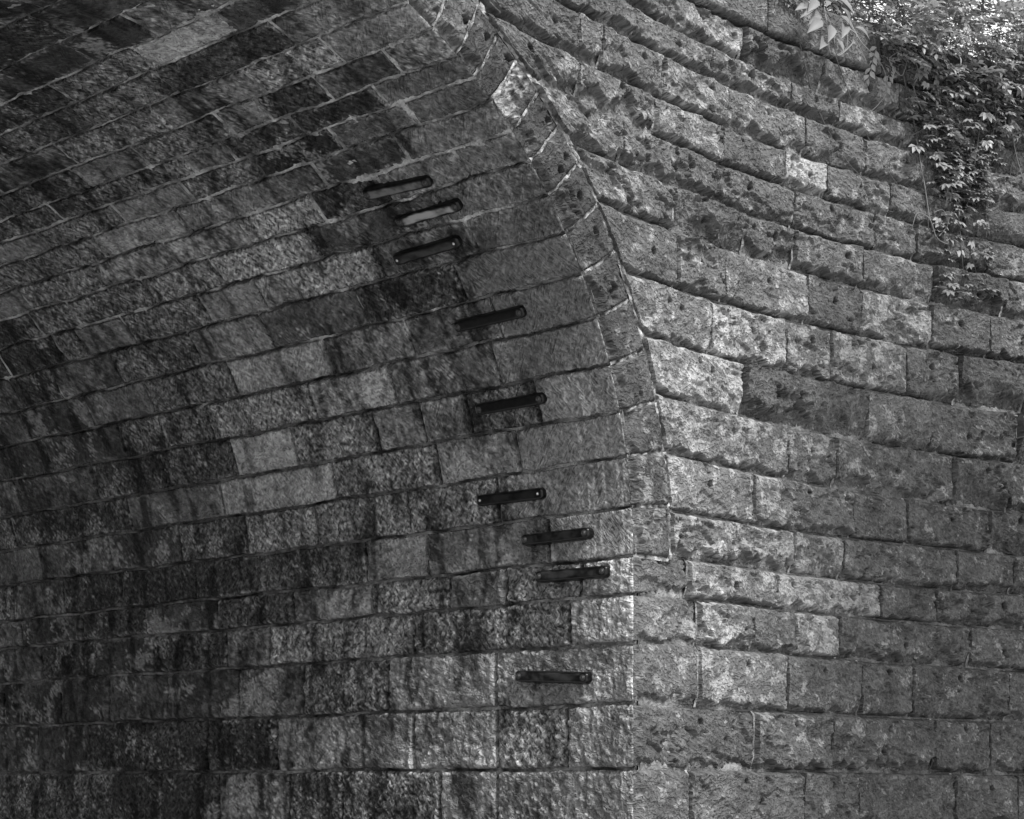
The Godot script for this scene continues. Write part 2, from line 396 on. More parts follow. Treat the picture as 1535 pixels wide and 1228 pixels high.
# Relief of a rock-faced stone; x, y from its lower left corner.
func rock_relief(x: float, y: float, wid: float, hei: float, amp: float, rough: float, ox: float, oy: float) -> float:
	var low := n_low.get_noise_2d(x * 0.6 + ox, y * 0.8 + oy)
	var strata := n_mid.get_noise_2d(x * 0.22 + ox, y * 1.2 + oy)
	var jag := 0.7 * (n_cell.get_noise_2d(x + ox, 3.0 + oy) + 0.45) + 1.0 * n_patch.get_noise_2d(x * 0.8 + ox, 3.0 + oy)
	var h := amp * (0.92 + 0.18 * low) + (0.002 + 0.004 * rough) * strata + 0.006 * rough * n_ridge.get_noise_2d(x * 0.8 + ox, y * 1.4 + oy)
	# shallow spalls with a sharp lip
	var sp := n_patch.get_noise_2d(x * 0.4 + ox + 50.0, y * 0.75 + oy)
	h -= rough * 0.024 * smooth01((sp - 0.14) / 0.035)
	var wx := x + 0.016 * n_mid.get_noise_2d(x * 0.7 + ox, y * 0.7 + oy)
	var wy := y + 0.018 * n_mid.get_noise_2d(x * 0.7 + ox + 31.0, y * 0.7 + oy)
	var i := 0
	while i < chips.size():
		h = minf(h, wy * chips[i + 1] + absf(wx - chips[i]) * chips[i + 3] + chips[i + 2])
		i += 4
	# the foot is broken away along a jagged line
	var yb := foot * (1.0 + 1.5 * jag) + 0.006 * n_mid.get_noise_2d(x * 1.4 + ox, 0.3)
	var under := -0.008 + amp * 0.30 * clampf(y / maxf(yb, 0.01), 0.0, 1.0)
	h = lerpf(minf(h, under), h, smooth01((y - yb) / 0.010 + 0.5))
	# the head slopes back to the bed
	var head := 0.009 + 0.026 * clampf(0.5 + 1.4 * n_patch.get_noise_2d(x * 0.5 + ox, 40.0 + oy), 0.0, 1.0)
	h = minf(h, -0.001 + (hei - y) * amp / head)
	h = minf(h, minf(x, wid - x) * 6.0 + 0.6 * amp)
	h += 0.0035 * n_mid.get_noise_2d(x * 1.6 + ox, y * 1.6 + oy) + 0.0026 * n_fine.get_noise_2d(x + ox, y + oy)
	return h


func tone_of(table: PackedFloat32Array, a0: float, a1: float, b0: float, b1: float) -> float:
	var sum := 0.0
	var n := 0
	var best := 9.0
	var near := 0.4
	var i := 0
	var ca := (a0 + a1) / 2.0
	var cb := (b0 + b1) / 2.0
	while i < table.size():
		var a := table[i]
		var b := table[i + 1]
		if a > a0 and a < a1 and b > b0 and b < b1:
			sum += table[i + 2]
			n += 1
		var d := absf(a - ca) + absf(b - cb)
		if d < best:
			best = d
			near = table[i + 2]
		i += 3
	if n:
		return sum / n
	return lerpf(near, 0.4, clampf(best - 0.2, 0.0, 0.8)) + rng.randf_range(-0.1, 0.1)


# tones between the sampled points, blended by distance
func tone_at(table: PackedFloat32Array, a: float, b: float) -> float:
	var sum := 0.4 * 0.2
	var weight := 0.2
	var i := 0
	while i < table.size():
		var da := table[i] - a
		var db := table[i + 1] - b
		var w := 1.0 / (0.01 + da * da + db * db)
		w = w * w * 0.0004
		sum += w * table[i + 2]
		weight += w
		i += 3
	return sum / weight


# space 0: the vault, its ring and quoins (a: negative into the barrel, positive out on the face; b: along the profile)
# space 1: the wing wall (a: along the wall, b: height)
func stone(space: int, k: int, a0: float, a1: float, step: float, tone: float, rough_face: bool) -> ArrayMesh:
	var gap := 0.0085 if space == 0 else 0.0065
	var b_mid := VBEDS[k] if space == 0 else float(WBEDS[k][0])
	var hei: float = (VBEDS[k + 1] - VBEDS[k]) if space == 0 else float(WBEDS[k + 1][0]) - float(WBEDS[k][0])
	var ox := rng.randf() * 500.0
	var oy := rng.randf() * 500.0
	var nv := maxi(4, int(hei / step))
	# columns, with a few close together at the arris
	var us := PackedFloat32Array()
	var cut := space == 1 and a0 < -90.0
	if cut:
		a0 = minf(extrados(wbed(k, 0.0)), extrados(wbed(k + 1, 0.0)))
		if a0 < -5.0:
			a0 = -1.6
	var nu := maxi(4, int((a1 - a0) / step))
	for i in nu + 1:
		us.append(lerpf(a0, a1, float(i) / nu))
	if space == 0 and a0 < 0.0 and a1 > 0.0:
		for x in [-0.07, -0.05, -0.03, -0.016, -0.007, -0.003, 0.0, 0.003, 0.007, 0.016, 0.03]:
			us.append(x)
		us.sort()
		var keep := PackedFloat32Array([us[0]])
		for i in range(1, us.size()):
			if us[i] - keep[keep.size() - 1] > 0.0025:
				keep.append(us[i])
		us = keep
	if space == 0:        # room for the wide upright joints
		us[1] = maxf(us[1], a0 + 0.018)
		if a1 < 0.0:
			us[us.size() - 2] = minf(us[us.size() - 2], a1 - 0.016)
	var wid := a1 - a0
	var amp := 0.0
	var rough := rng.randf_range(0.2, 1.0)
	if space == 1:
		amp = rng.randf_range(0.042, 0.064)
		pick_chips(wid, hei, rng.randf_range(0.0, 0.25))
		if tone < 0.37:        # badly broken blocks
			amp = 0.085
			foot = 0.075
			rough = 1.2
			for c in 4:
				chips.append_array([rng.randf() * wid, rng.randf_range(0.35, 0.8), rng.randf_range(-0.03, 0.0), rng.randf_range(0.10, 0.35)])
	elif a1 > 0.0:
		amp = rng.randf_range(0.028, 0.045) if VBEDS[k] > 1.0 else rng.randf_range(0.02, 0.035)
		pick_chips(hei if VBEDS[k] > 1.0 else a1, hei, 0.55)
	var f00 := 0.0
	var f10 := 0.0
	var f01 := 0.0
	var f11 := 0.0
	var b_top := b_mid + hei
	if space == 0:
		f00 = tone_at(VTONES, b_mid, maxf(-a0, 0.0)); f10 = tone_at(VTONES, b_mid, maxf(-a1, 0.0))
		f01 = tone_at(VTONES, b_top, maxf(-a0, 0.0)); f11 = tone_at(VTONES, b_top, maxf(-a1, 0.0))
	else:
		f00 = tone_at(WTONES, a0, b_mid); f10 = tone_at(WTONES, a1, b_mid)
		f01 = tone_at(WTONES, a0, b_top); f11 = tone_at(WTONES, a1, b_top)
	var proud := rng.randf_range(0.000, 0.011)
	var lean_a := rng.randf_range(-0.002, 0.002)
	var lean_b := rng.randf_range(-0.002, 0.002)
	pits.clear()
	if space == 1 or a1 > 0.0:
		var c := Vector2((a0 + a1) / 2.0, b_mid + hei / 2.0) if space == 1 else ring_wh(a1 / 2.0, b_mid + hei / 2.0)
		for q in HOLES:
			if absf(q.x - c.x) < (wid / 2.0 if space == 1 else a1 / 2.0 + 0.15) + 0.03 and absf(q.y - c.y) < hei / 2.0 + 0.08:
				pits.append(Vector3(q.x, q.y, rng.randf_range(0.010, 0.016)))
	var nx := us.size() + 2
	var ny := nv + 3
	var pos := PackedVector3Array(); pos.resize(nx * ny)
	var col := PackedColorArray(); col.resize(nx * ny)
	var uv := PackedVector2Array(); uv.resize(nx * ny)
	var u_off := 0.04 + rng.randf() * maxf(0.0, 0.92 - wid / 1.6)
	var v_off := 0.04 + rng.randf() * maxf(0.0, 0.92 - hei / 1.6)
	var worn_face := rng.randf() * rng.randf() * 2.0
	var grain := rng.randf_range(0.5, 1.25)
	var mirror := 1.0 if rng.randf() < 0.5 else -1.0
	var pale_chip := space == 0 and k == 19
	for j in ny:
		var jj := clampi(j - 1, 0, nv)
		var v := float(jj) / nv
		var edge_j := j == 0 or j == ny - 1
		var left := a0
		if cut:
			var hb := lerpf(wbed(k, a0), wbed(k + 1, a0), v)
			left = maxf(extrados(hb) - 0.004, -1.6)
		for i in nx:
			var ii := clampi(i - 1, 0, nx - 3)
			var edge := edge_j or i == 0 or i == nx - 1
			var a := us[ii]
			if cut:
				a = lerpf(left, a1, (us[ii] - a0) / wid)
			# pull the rim in by half a joint, unevenly
			if ii == 0:
				a += (0.014 if space == 0 else gap) + 0.003 * n_mid.get_noise_2d(v * 0.4 + ox, 3.0)
			elif ii == nx - 3:
				a -= (0.004 if space == 0 and a1 > 0.0 else 0.012 if space == 0 else gap) + 0.003 * n_mid.get_noise_2d(v * 0.4 + ox, 9.0)
			var lo: float
			var hi: float
			if space == 0:
				lo = vbed(k, maxf(-a, 0.0))
				hi = vbed(k + 1, maxf(-a, 0.0))
				if a > 0.0 and k < 9:
					var to_wall := smooth01(a / 0.35)
					lo = lerpf(lo, wbed(k, a), to_wall)
					hi = lerpf(hi, wbed(k + 1, a), to_wall)
			else:
				lo = wbed(k, a)
				hi = wbed(k + 1, a)
			var rag := 0.002 * n_mid.get_noise_2d(a + ox, 1.0)
			var b := lerpf(lo + gap + rag, hi - gap + 0.002 * n_mid.get_noise_2d(a + ox, 7.0), v)
			var y := (b - lo)
			var full := hi - lo
			var p: Vector3
			var n: Vector3
			var h := 0.0
			var fu := clampf((a - a0) / wid, 0.0, 1.0)
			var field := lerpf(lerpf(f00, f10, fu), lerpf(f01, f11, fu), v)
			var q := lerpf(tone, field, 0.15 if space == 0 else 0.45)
			var e := minf(minf(a - (left if cut else a0), a1 - a), minf(y, full - y))
			var l1 := n_low.get_noise_2d(a * 0.8 + ox, b * 0.8 + oy)
			var l2 := n_mid.get_noise_2d(a + ox, b + oy)
			var l3 := n_fine.get_noise_2d(a + ox, b + oy)
			var lichen := 0.0
			if space == 1 or a > 0.0:
				# rock face
				var wh := Vector2(a, b) if space == 1 else ring_wh(a, b)
				p = wall_p(wh.x, wh.y)
				n = wall_n(wh.x)
				if space == 1:
					h = 0.075 + 0.008 * l1 + 0.004 * l2 - 0.02 * (1.0 - smooth01(e / 0.02)) if k == 21 else rock_relief(a - left if cut else a - a0, y, a1 - (left if cut else a0), full, amp, rough, ox, oy)
				elif VBEDS[k] > 1.0:
					h = rock_relief(y, a, full, a1, amp, rough, ox, oy)
					h = minf(h, maxf(0.0, a - 0.012) * 1.6)
					h = minf(h, minf(y, full - y) * 2.2 + 0.004)
				else:
					h = rock_relief(a + 0.02, y, a1 + 0.02, full, amp, rough, ox, oy)
					h = minf(h, maxf(0.0, a - 0.02) * 0.9)
				if pits.size():
					for pt in pits:
						var dx := wh.x - pt.x
						var dy := wh.y - pt.y
						if absf(dx) < 0.04 and absf(dy) < 0.04:
							var d := sqrt(dx * dx + dy * dy * 0.8) + 0.004 * l3
							h -= 0.075 * smooth01((pt.z + 0.004 - d) / 0.006)
				lichen = n_low.get_noise_2d(wh.x * 0.35 + 7.0, wh.y * 0.35)
				q = lerpf(q, 0.46, 0.35) - 0.03 + 0.12 * l1 + 0.10 * l2 + 0.12 * l3
				var spot := 1.1 * n_patch.get_noise_2d(a + ox, b + oy) + 0.35 * lichen + (tone - 0.5) * 1.25 + 0.25 * l3
				q += 0.28 * smooth01((spot - 0.27) / 0.14)
				if pale_chip and a > 0.02:
					q += 0.42 * smooth01((y / full - 0.35 + 0.7 * l2 + 0.5 * l1) / 0.2) * smooth01((0.24 - a + 0.06 * l2) / 0.05)
				if space == 0:
					q -= 0.08 if VBEDS[k] > 1.0 else 0.0
					q += 0.35 * smooth01((0.012 - e) / 0.012) * (0.5 + l2)
			else:
				q = 0.09 + 1.18 * q
				p = vault_p(b, -a)
				n = vault_n(b)
				h = proud + lean_a * (a - a0) / wid + lean_b * y / full
				var amp_q := clampf(0.35 + 1.4 * tone, 0.35, 1.0) * grain
				var chipped := maxf(0.0, n_patch.get_noise_2d(a * 0.9 + ox + 20.0, b * 0.9 + oy) * 2.2 - 0.1)
				if rough_face:
					h += 0.015 * absf(l1 + 0.6 * l2) + 0.006 * l2 + 0.004 * l3 + 0.012 * n_patch.get_noise_2d(a * 1.5 + oy, b * 1.1 + ox)
					h -= 0.018 * (1.0 - smooth01((e - 0.012 * chipped) / 0.022))
				else:
					h += 0.0045 * l1 + 0.0022 * l2 + 0.006 * worn_face * n_patch.get_noise_2d(a * 1.5 + oy, b * 1.5 + ox)
					h -= 0.009 * (1.0 - smooth01((e - 0.016 * chipped) / 0.009))
				var plain_soffit := smooth01((0.75 + a) / 0.2) * smooth01((b - 1.0) / 0.3) * smooth01((3.2 - b) / 0.4)
				q += amp_q * (1.0 - 0.55 * plain_soffit) * (0.14 * l1 + 0.22 * l2 + 0.30 * l3 + 0.45 * n_patch.get_noise_2d(a * 2.2 + ox, b * 2.2 + oy) + 0.28 * n_low.get_noise_2d(a * 0.5 + 90.0, b * 0.5) + 0.14 * n_mid.get_noise_2d(a * 0.7 + 4.0, b * 0.08 + oy))
				# mortar smeared over the edges, most of it high in the vault
				var smear := smooth01(0.55 + 1.6 * n_low.get_noise_2d(a * 0.3 + 33.0, b * 0.3 + 9.0))
				var worn := smooth01((0.014 + 0.010 * smear - e + 0.016 * l2 + 0.010 * l1) / 0.012)
				q = lerpf(q, 0.76 + 0.25 * l3 + 0.2 * l1, worn * (0.15 + 0.70 * smear))
				var bloom := n_patch.get_noise_2d(a * 0.32 + 12.0, b * 0.32 + 3.0) + 0.25 * l3 + 0.15 * l2
				q = lerpf(q, 0.86 + 0.3 * l3, 0.75 * smooth01((bloom - 0.20) / 0.12) * smooth01((-a - 0.5) / 0.4))
				var seep := n_patch.get_noise_2d(a * 0.7 + 70.0, b * 0.22 + 8.0) + 0.2 * l3
				q -= 0.34 * smooth01((seep - 0.16) / 0.10) * smooth01((-a - 0.3) / 0.4)
				# lime that ran down beside the arris
				if a > -0.42 and b < 2.5:
					var run := n_mid.get_noise_2d(a * 1.7 + 3.0, b * 0.12) + 0.5 * n_low.get_noise_2d(a + 5.0, b * 0.6)
					q += 0.42 * smooth01((run - 0.12) / 0.3) * smooth01((a + 0.40) / 0.15) * smooth01((2.5 - b) / 0.8) * (0.7 + 0.6 * l3)
			if space == 0 and absf(a) < 0.035:
				# limey crust on the arris itself
				q += 0.16 * smooth01((0.006 - absf(a + 0.001) + 0.005 * l3) / 0.006) * clampf(0.55 + 1.4 * l1 + 0.8 * l2, 0.0, 1.0)
				n = vault_n(b).lerp(wall_n(0.0), smooth01((a + 0.007) / 0.014)).normalized()
			if space == 0 and absf(a) < 0.03:
				# knocks along the arris
				h -= 0.022 * maxf(0.0, n_patch.get_noise_2d(b * 0.9 + ox, oy) + 0.1) * (1.0 - smooth01(absf(a) / 0.03))
			if edge:
				h = -0.055
			pos[j * nx + i] = p + n * h
			var g := ramp(q) * 1.5
			col[j * nx + i] = Color(g, g, g)
			uv[j * nx + i] = Vector2(u_off + (a - a0 + (0.05 if i == nx - 1 else -0.05 if i == 0 else 0.0)) / 1.6, v_off + ((y if mirror > 0.0 else hei - y) + (0.05 if j == ny - 1 else -0.05 if j == 0 else 0.0) * mirror) / 1.6)
	var split := -1
	if space == 0 and a1 > 0.0 and k >= 9:
		split = 1
		while us[split - 1] < 0.002:
			split += 1
	return grid_mesh(pos, col, uv, nx, ny, false, split)


# ---------------------------------------------------------------- the setting

func quad(a: Vector3, b: Vector3, c: Vector3, d: Vector3) -> ArrayMesh:
	var st := SurfaceTool.new()
	st.begin(Mesh.PRIMITIVE_TRIANGLES)
	for p in [a, b, c, a, c, d]:
		st.add_vertex(p)
	st.generate_normals()
	return st.commit()


func build_ground() -> void:
	var earth := plain("pale_gravel", 0.36, 0.95)
	structure("ground", quad(Vector3(-150, 0, -150), Vector3(150, 0, -150), Vector3(150, 0, 150), Vector3(-150, 0, 150)), earth)
	# the fill behind the wing wall, level with its coping
	var st := SurfaceTool.new()
	st.begin(Mesh.PRIMITIVE_TRIANGLES)
	var far := A * LENGTH
	var prev := -5.5
	for i in 25:
		var w := -5.5 + 0.5 * i
		if i > 0:
			var p := wall_p(prev, 4.27) - wall_n(prev) * 0.03
			var q := wall_p(w, 4.27) - wall_n(w) * 0.03
			var p2 := p + far + UP * 0.25
			var q2 := q + far + UP * 0.25
			for x in [p, p2, q, q, p2, q2]:
				st.add_vertex(x)
		prev = w
	st.generate_normals()
	structure("embankment", st.commit(), earth)


# bed of mortar behind the stones; it shows in the joints
func mortar(space: int, a0: float, a1: float, b0: float, b1: float, step: float, depth: float, tone: float) -> ArrayMesh:
	var nx := maxi(2, int((a1 - a0) / step)) + 1
	var ny := maxi(2, int((b1 - b0) / step)) + 1
	var pos := PackedVector3Array(); pos.resize(nx * ny)
	var col := PackedColorArray(); col.resize(nx * ny)
	var uv := PackedVector2Array(); uv.resize(nx * ny)
	for j in ny:
		var b := lerpf(b0, b1, float(j) / (ny - 1))
		for i in nx:
			var a := lerpf(a0, a1, float(i) / (nx - 1))
			var l1 := n_low.get_noise_2d(a * 0.6 + 11.0, b * 0.6)
			var l2 := n_mid.get_noise_2d(a + 5.0, b)
			var h := -lerpf(depth, 0.002, smooth01((b - 2.5) / 0.9 + 1.2 * l1) if space == 0 and depth < 0.04 else 0.0) + 0.002 * l1 + 0.0015 * l2
			var p: Vector3
			if space == 0:
				p = vault_p(b, -a) + vault_n(b) * h
			elif space == 2:
				h = -0.014 + 0.002 * l1
				var wh := ring_wh(a, b)
				p = wall_p(wh.x, wh.y) + wall_n(wh.x) * h
			else:
				p = wall_p(a, b) + wall_n(a) * h
			pos[j * nx + i] = p
			var g := ramp(tone + 0.8 * l1 + 0.4 * l2) * 1.5
			col[j * nx + i] = Color(g, g, g)
			uv[j * nx + i] = Vector2(a, b) / 1.6
	return grid_mesh(pos, col, uv, nx, ny)


func build_bridge() -> void:
	var bridge := thing("arch_bridge", "sandstone arch bridge with sooty barrel vault and rough voussoir ring", "bridge")
	var abutment := part("abutment", mortar(0, -6.4, 0.0, GROUND, 1.133, 0.03, 0.028, 0.66), mortar_mat, bridge)
	abutment.set_meta("label", "upright abutment wall under the vault, rough pecked blocks")
	var vault := part("barrel_vault", mortar(0, -6.4, 0.0, 1.133, 6.02, 0.03, 0.028, 0.72), mortar_mat, bridge)
	vault.set_meta("label", "curved vault of tooled blocks, patched with soot and lime")
	var ring := part("arch_ring", mortar(2, 0.012, RING + 0.02, 1.133, H0 + R * 2.0, 0.03, -0.010, 0.74), mortar_mat, bridge)
	ring.set_meta("label", "ring of small rough voussoirs along the arch edge")
	# the rest of the barrel, deeper in and over to the other side
	part("deep_barrel", mortar(0, -LENGTH, 0.0, GROUND, H0 + PI * R + H0 + EYE, 0.15, 0.06, 0.35), mortar_mat, bridge)
	part("far_spandrel", mortar(1, -7.5, -2.0 * R - 0.1, GROUND, 4.2, 0.2, 0.0, 0.45), mortar_mat, bridge)
	for k in VBEDS.size() - 1:
		var cuts: Array = VJOINTS[k].duplicate()
		while cuts[-1] < 6.2:
			cuts.append(cuts[-1] + rng.randf_range(0.55, 0.85))
		var parent: Node = abutment if k < 9 else vault
		var seen := k >= 4 and k <= 29
		var rough := k < 9
		# first stone: it turns the corner
		var out: float = RING if k >= 9 else float(WJOINTS[k][0])
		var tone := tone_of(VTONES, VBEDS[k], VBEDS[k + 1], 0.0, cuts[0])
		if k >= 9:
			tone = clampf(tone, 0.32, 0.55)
		var m := stone(0, k, -cuts[0], out, 0.0105 if seen else 0.035, tone, rough)
		if k < 9:
			part("quoin", m, rock, abutment)
		else:
			part("voussoir", m, null, ring)
			if k < 26:
				part("mortar_joint", ring_strip(k, false), mortar_mat, ring)
				part("mortar_joint", ring_strip(k, true), mortar_mat, ring)
		for i in cuts.size() - 1:
			if cuts[i] > 5.9:
				break
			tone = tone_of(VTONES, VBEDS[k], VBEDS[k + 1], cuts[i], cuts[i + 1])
			m = stone(0, k, -cuts[i + 1], -cuts[i], (0.0125 if cuts[i] < 3.0 else 0.015) if seen else 0.04, tone, rough)
			part("stone", m, [pecked, pecked, rock, tooled if not rough else rock][rng.randi() % 4], parent)


func build_wing_wall() -> void:
	var wall := thing("wing_wall", "curved wing wall of rock-faced sandstone blocks with lewis holes", "wall")
	var core := part("masonry", mortar(1, -1.7, 5.5, GROUND, 4.27, 0.035, 0.012, 0.52), mortar_mat, wall)
	# cut the core away under the arch: only columns right of the ring stay
	core.mesh = wall_core()
	for k in WBEDS.size() - 1:
		var cuts: Array = WJOINTS[k].duplicate()
		while cuts[-1] < 5.2:
			cuts.append(cuts[-1] + rng.randf_range(0.6, 0.95))
		var list := []
		if k >= 9 and k < 20:
			list.append([-99.0, cuts[0]])
		elif k >= 20:
			list.append([-1.6, cuts[0]])
		for i in cuts.size() - 1:
			list.append([cuts[i], cuts[i + 1]])
		for s in list:
			var tone := tone_of(WTONES, s[0], s[1], WBEDS[k][0], WBEDS[k + 1][0])
			var m := stone(1, k, s[0], s[1], 0.0072 if k >= 4 and s[0] < 3.3 else 0.035, tone, true)
			if k >= 4 and k < 21 and s[1] < 3.6:
				part("mortar_joint", joint_strip(k, s[1]), mortar_mat, core)
			if k >= 4 and k < 9 and s == list[0]:
				part("mortar_joint", joint_strip(k, s[0]), mortar_mat, core)
			part("coping_stone" if k == 21 else "stone", m, rock, core if k < 21 else wall)


# pointing in an upright joint, nearly flush with the stones' faces
func joint_strip(k: int, a: float) -> ArrayMesh:
	var nx := 4
	var ny := 14
	var pos := PackedVector3Array(); pos.resize(nx * ny)
	var col := PackedColorArray(); col.resize(nx * ny)
	var uv := PackedVector2Array(); uv.resize(nx * ny)
	var off := rng.randf() * 90.0
	for j in ny:
		var v := float(j) / (ny - 1)
		for i in nx:
			var w := a + lerpf(-0.009, 0.009, float(i) / (nx - 1))
			var b := lerpf(wbed(k, a), wbed(k + 1, a), v)
			var keep := smooth01(v / 0.22 - 0.1) * smooth01((1.0 - v) / 0.10)
			var h := 0.000 + 0.022 * keep + 0.004 * n_mid.get_noise_2d(w + off, b) + 0.006 * n_low.get_noise_2d(off, b)
			pos[j * nx + i] = wall_p(w, b) + wall_n(w) * h
			var g := ramp(0.62 + 0.5 * n_low.get_noise_2d(w + off, b * 0.8) + 0.3 * n_fine.get_noise_2d(w, b)) * 1.5
			col[j * nx + i] = Color(g, g, g)
			uv[j * nx + i] = Vector2(w + off, b) / 1.6
	return grid_mesh(pos, col, uv, nx, ny)


# pointing of the voussoirs: across the ring on a bed, or round its outer edge
func ring_strip(k: int, outer: bool) -> ArrayMesh:
	var nx := 4
	var ny := 12
	var pos := PackedVector3Array(); pos.resize(nx * ny)
	var col := PackedColorArray(); col.resize(nx * ny)
	var uv := PackedVector2Array(); uv.resize(nx * ny)
	var off := rng.randf() * 90.0
	for j in ny:
		var v := float(j) / (ny - 1)
		for i in nx:
			var c := lerpf(0.0125, -0.0125, float(i) / (nx - 1))
			var wh: Vector2
			if outer:
				wh = ring_wh(RING + 0.004 - c * 1.5, lerpf(VBEDS[k], VBEDS[k + 1], v))
			else:
				wh = ring_wh(lerpf(0.012, RING, v), VBEDS[k] + c)
			var keep := 1.0 if outer else smooth01(v / 0.25)
			var n := n_mid.get_noise_2d(wh.x + off, wh.y)
			var h := -0.006 + (0.032 if outer else 0.026) * keep + 0.012 * n - 0.006 * absf(c) / 0.0125
			pos[j * nx + i] = wall_p(wh.x, wh.y) + wall_n(wh.x) * h
			var g := ramp(0.60 + 0.8 * n + 0.3 * n_fine.get_noise_2d(wh.x, wh.y)) * 1.5
			col[j * nx + i] = Color(g, g, g)
			uv[j * nx + i] = (wh + Vector2(off, off)) / 1.6
	return grid_mesh(pos, col, uv, nx, ny, not outer)


func wall_core() -> ArrayMesh:
	var nx := 160
	var ny := 150
	var pos := PackedVector3Array(); pos.resize(nx * ny)
	var col := PackedColorArray(); col.resize(nx * ny)
	var uv := PackedVector2Array(); uv.resize(nx * ny)
	for j in ny:
		var b := lerpf(GROUND, 4.26, float(j) / (ny - 1))
		var left := maxf(extrados(b) - 0.02, -2.0 * R) if b > H0 else 0.05
		for i in nx:
			var a := lerpf(left, 5.5, pow(float(i) / (nx - 1), 1.2))
			var l1 := n_low.get_noise_2d(a * 0.6 + 11.0, b * 0.6)
			var l2 := n_mid.get_noise_2d(a + 5.0, b)
			pos[j * nx + i] = wall_p(a, b) + wall_n(a) * (-0.004 + 0.004 * l1 + 0.002 * l2)
			var g := ramp(0.52 + 0.35 * l1 + 0.25 * l2) * 1.5
			col[j * nx + i] = Color(g, g, g)
			uv[j * nx + i] = Vector2(a, b) / 1.6
	return grid_mesh(pos, col, uv, nx, ny)


# ---------------------------------------------------------------- iron straps

func strap_mesh(length: float, width: float, thick: float, wear: float, seed_off: float) -> ArrayMesh:
	var nx := 48
	var ny := 15
	var pos := PackedVector3Array(); pos.resize(nx * ny)
	var col := PackedColorArray(); col.resize(nx * ny)
	var uv := PackedVector2Array(); uv.resize(nx * ny)
	for j in ny:
		var v := lerpf(-1.0, 1.0, float(j) / (ny - 1))
		for i in nx:
			var c := cos(PI * (1.0 - float(i) / (nx - 1)))
			var x := length / 2.0 * (0.55 * c + 0.45 * lerpf(-1.0, 1.0, float(i) / (nx - 1)))
			var rest := clampf((length / 2.0 - absf(x)) / (width / 2.0), 0.0, 1.0)
			var half := width / 2.0 * sqrt(1.0 - (1.0 - rest) * (1.0 - rest)) + 0.0002
			var rise := pow(maxf(0.0, 1.0 - pow(absf(v), 5.0)), 0.5) * pow(clampf(rest * 2.2, 0.0, 1.0), 0.4)
			var l := n_mid.get_noise_2d(x * 0.3 + seed_off, v * 0.02)
			var f := n_fine.get_noise_2d(x * 0.7 + seed_off, v * 0.02)
			pos[j * nx + i] = Vector3(x, half * v, thick * rise + 0.0012 * l * rise - 0.02 * (1.0 - clampf(rise * 3.0, 0.0, 1.0)))
			var band := smooth01((0.62 - absf(v) + 0.25 * l) / 0.2) * smooth01((0.40 - absf(x / length) + 0.06 * l) / 0.06)
			var g := 0.007 + 0.006 * f + wear * 0.30 * band * clampf(0.55 + 0.9 * wear * 0.4 + 1.2 * l + 0.4 * f, 0.0, 1.0)
			col[j * nx + i] = Color(g, g, g)
			uv[j * nx + i] = Vector2(x, v * 0.03)
	return grid_mesh(pos, col, uv, nx, ny)


func build_straps() -> void:
	var paint := StandardMaterial3D.new()
	paint.resource_name = "black_painted_iron"
	paint.vertex_color_use_as_albedo = true
	paint.roughness = 0.30
	paint.metallic_specular = 0.4
	var bolt_mat := plain("bolt_iron", 0.03, 0.45, 0.5)
	var bright := plain("worn_bolt", 0.5, 0.5, 0.5)
	var bolt := SphereMesh.new()
	bolt.radius = 0.0115
	bolt.height = 0.016
	bolt.radial_segments = 14
	bolt.rings = 6
	bolt.is_hemisphere = false
	var ring_mesh := TorusMesh.new()
	ring_mesh.inner_radius = 0.011
	ring_mesh.outer_radius = 0.017
	ring_mesh.rings = 16
	ring_mesh.ring_segments = 6
	var labels := ["dull iron strap with faint pale wear, topmost of the straps on the vault",
		"iron strap worn pale along its middle, second from the top on the vault",
		"black iron strap with one bright white bolt head, third from the top",
		"matt black iron strap below the large black soot patch of the vault",
		"matt black iron strap bridging a cracked joint halfway down the vault",
		"black iron strap with two pale bolts at the foot of the long crack",
		"black iron strap crossed by a white lime run above the springing",
		"glossy black iron strap just below the springing, closest to the pier corner",
		"lowest iron strap, glossy black, bolted to a rough abutment block"]
	var wear := [0.45, 1.0, 0.12, 0.0, 0.0, 0.03, 0.05, 0.10, 0.10]
	for i in STRAPS.size():
		var d: Array = STRAPS[i]
		var p0 := vault_p(d[0], d[1])
		var p1 := vault_p(d[2], d[3])
		var n := vault_n((d[0] + d[2]) / 2.0)
		var x := (p1 - p0).normalized()
		var y := n.cross(x).normalized()
		n = x.cross(y).normalized()
		var t := thing("iron_strap", labels[i], "strap", Vector3.ZERO, "iron straps bolted to the vault")
		t.name = "iron_strap" if i == 0 else "iron_strap_%03d" % i
		t.transform = Transform3D(Basis(x, y, n), (p0 + p1) / 2.0 + n * (0.008 if i < 6 else 0.016))
		var length := (p1 - p0).length()
		var bar := part("bar", strap_mesh(length, 0.066, 0.026 if i < 6 else 0.032, wear[i], i * 7.0), paint, t)
		if wear[i] > 0.9:
			bar.set_meta("label", "bar with pale worn middle")
		for s in [-1.0, 1.0]:
			var at := Vector3(s * (length / 2.0 - 0.036), 0, 0.026 if i < 6 else 0.032)
			var b := part("bolt", bolt, bright if (i == 2) or (i == 5) else bolt_mat, t)
			b.position = at
			b.rotation.x = PI / 2
			if i == 2 or i == 5:
				b.scale = Vector3(0.6, 0.7, 0.6)
				b.set_meta("label", "bolt with pale worn head")
			var wsh := part("washer", ring_mesh, bolt_mat, b)
			wsh.scale = Vector3(1, 0.8, 1)


# ---------------------------------------------------------------- plants

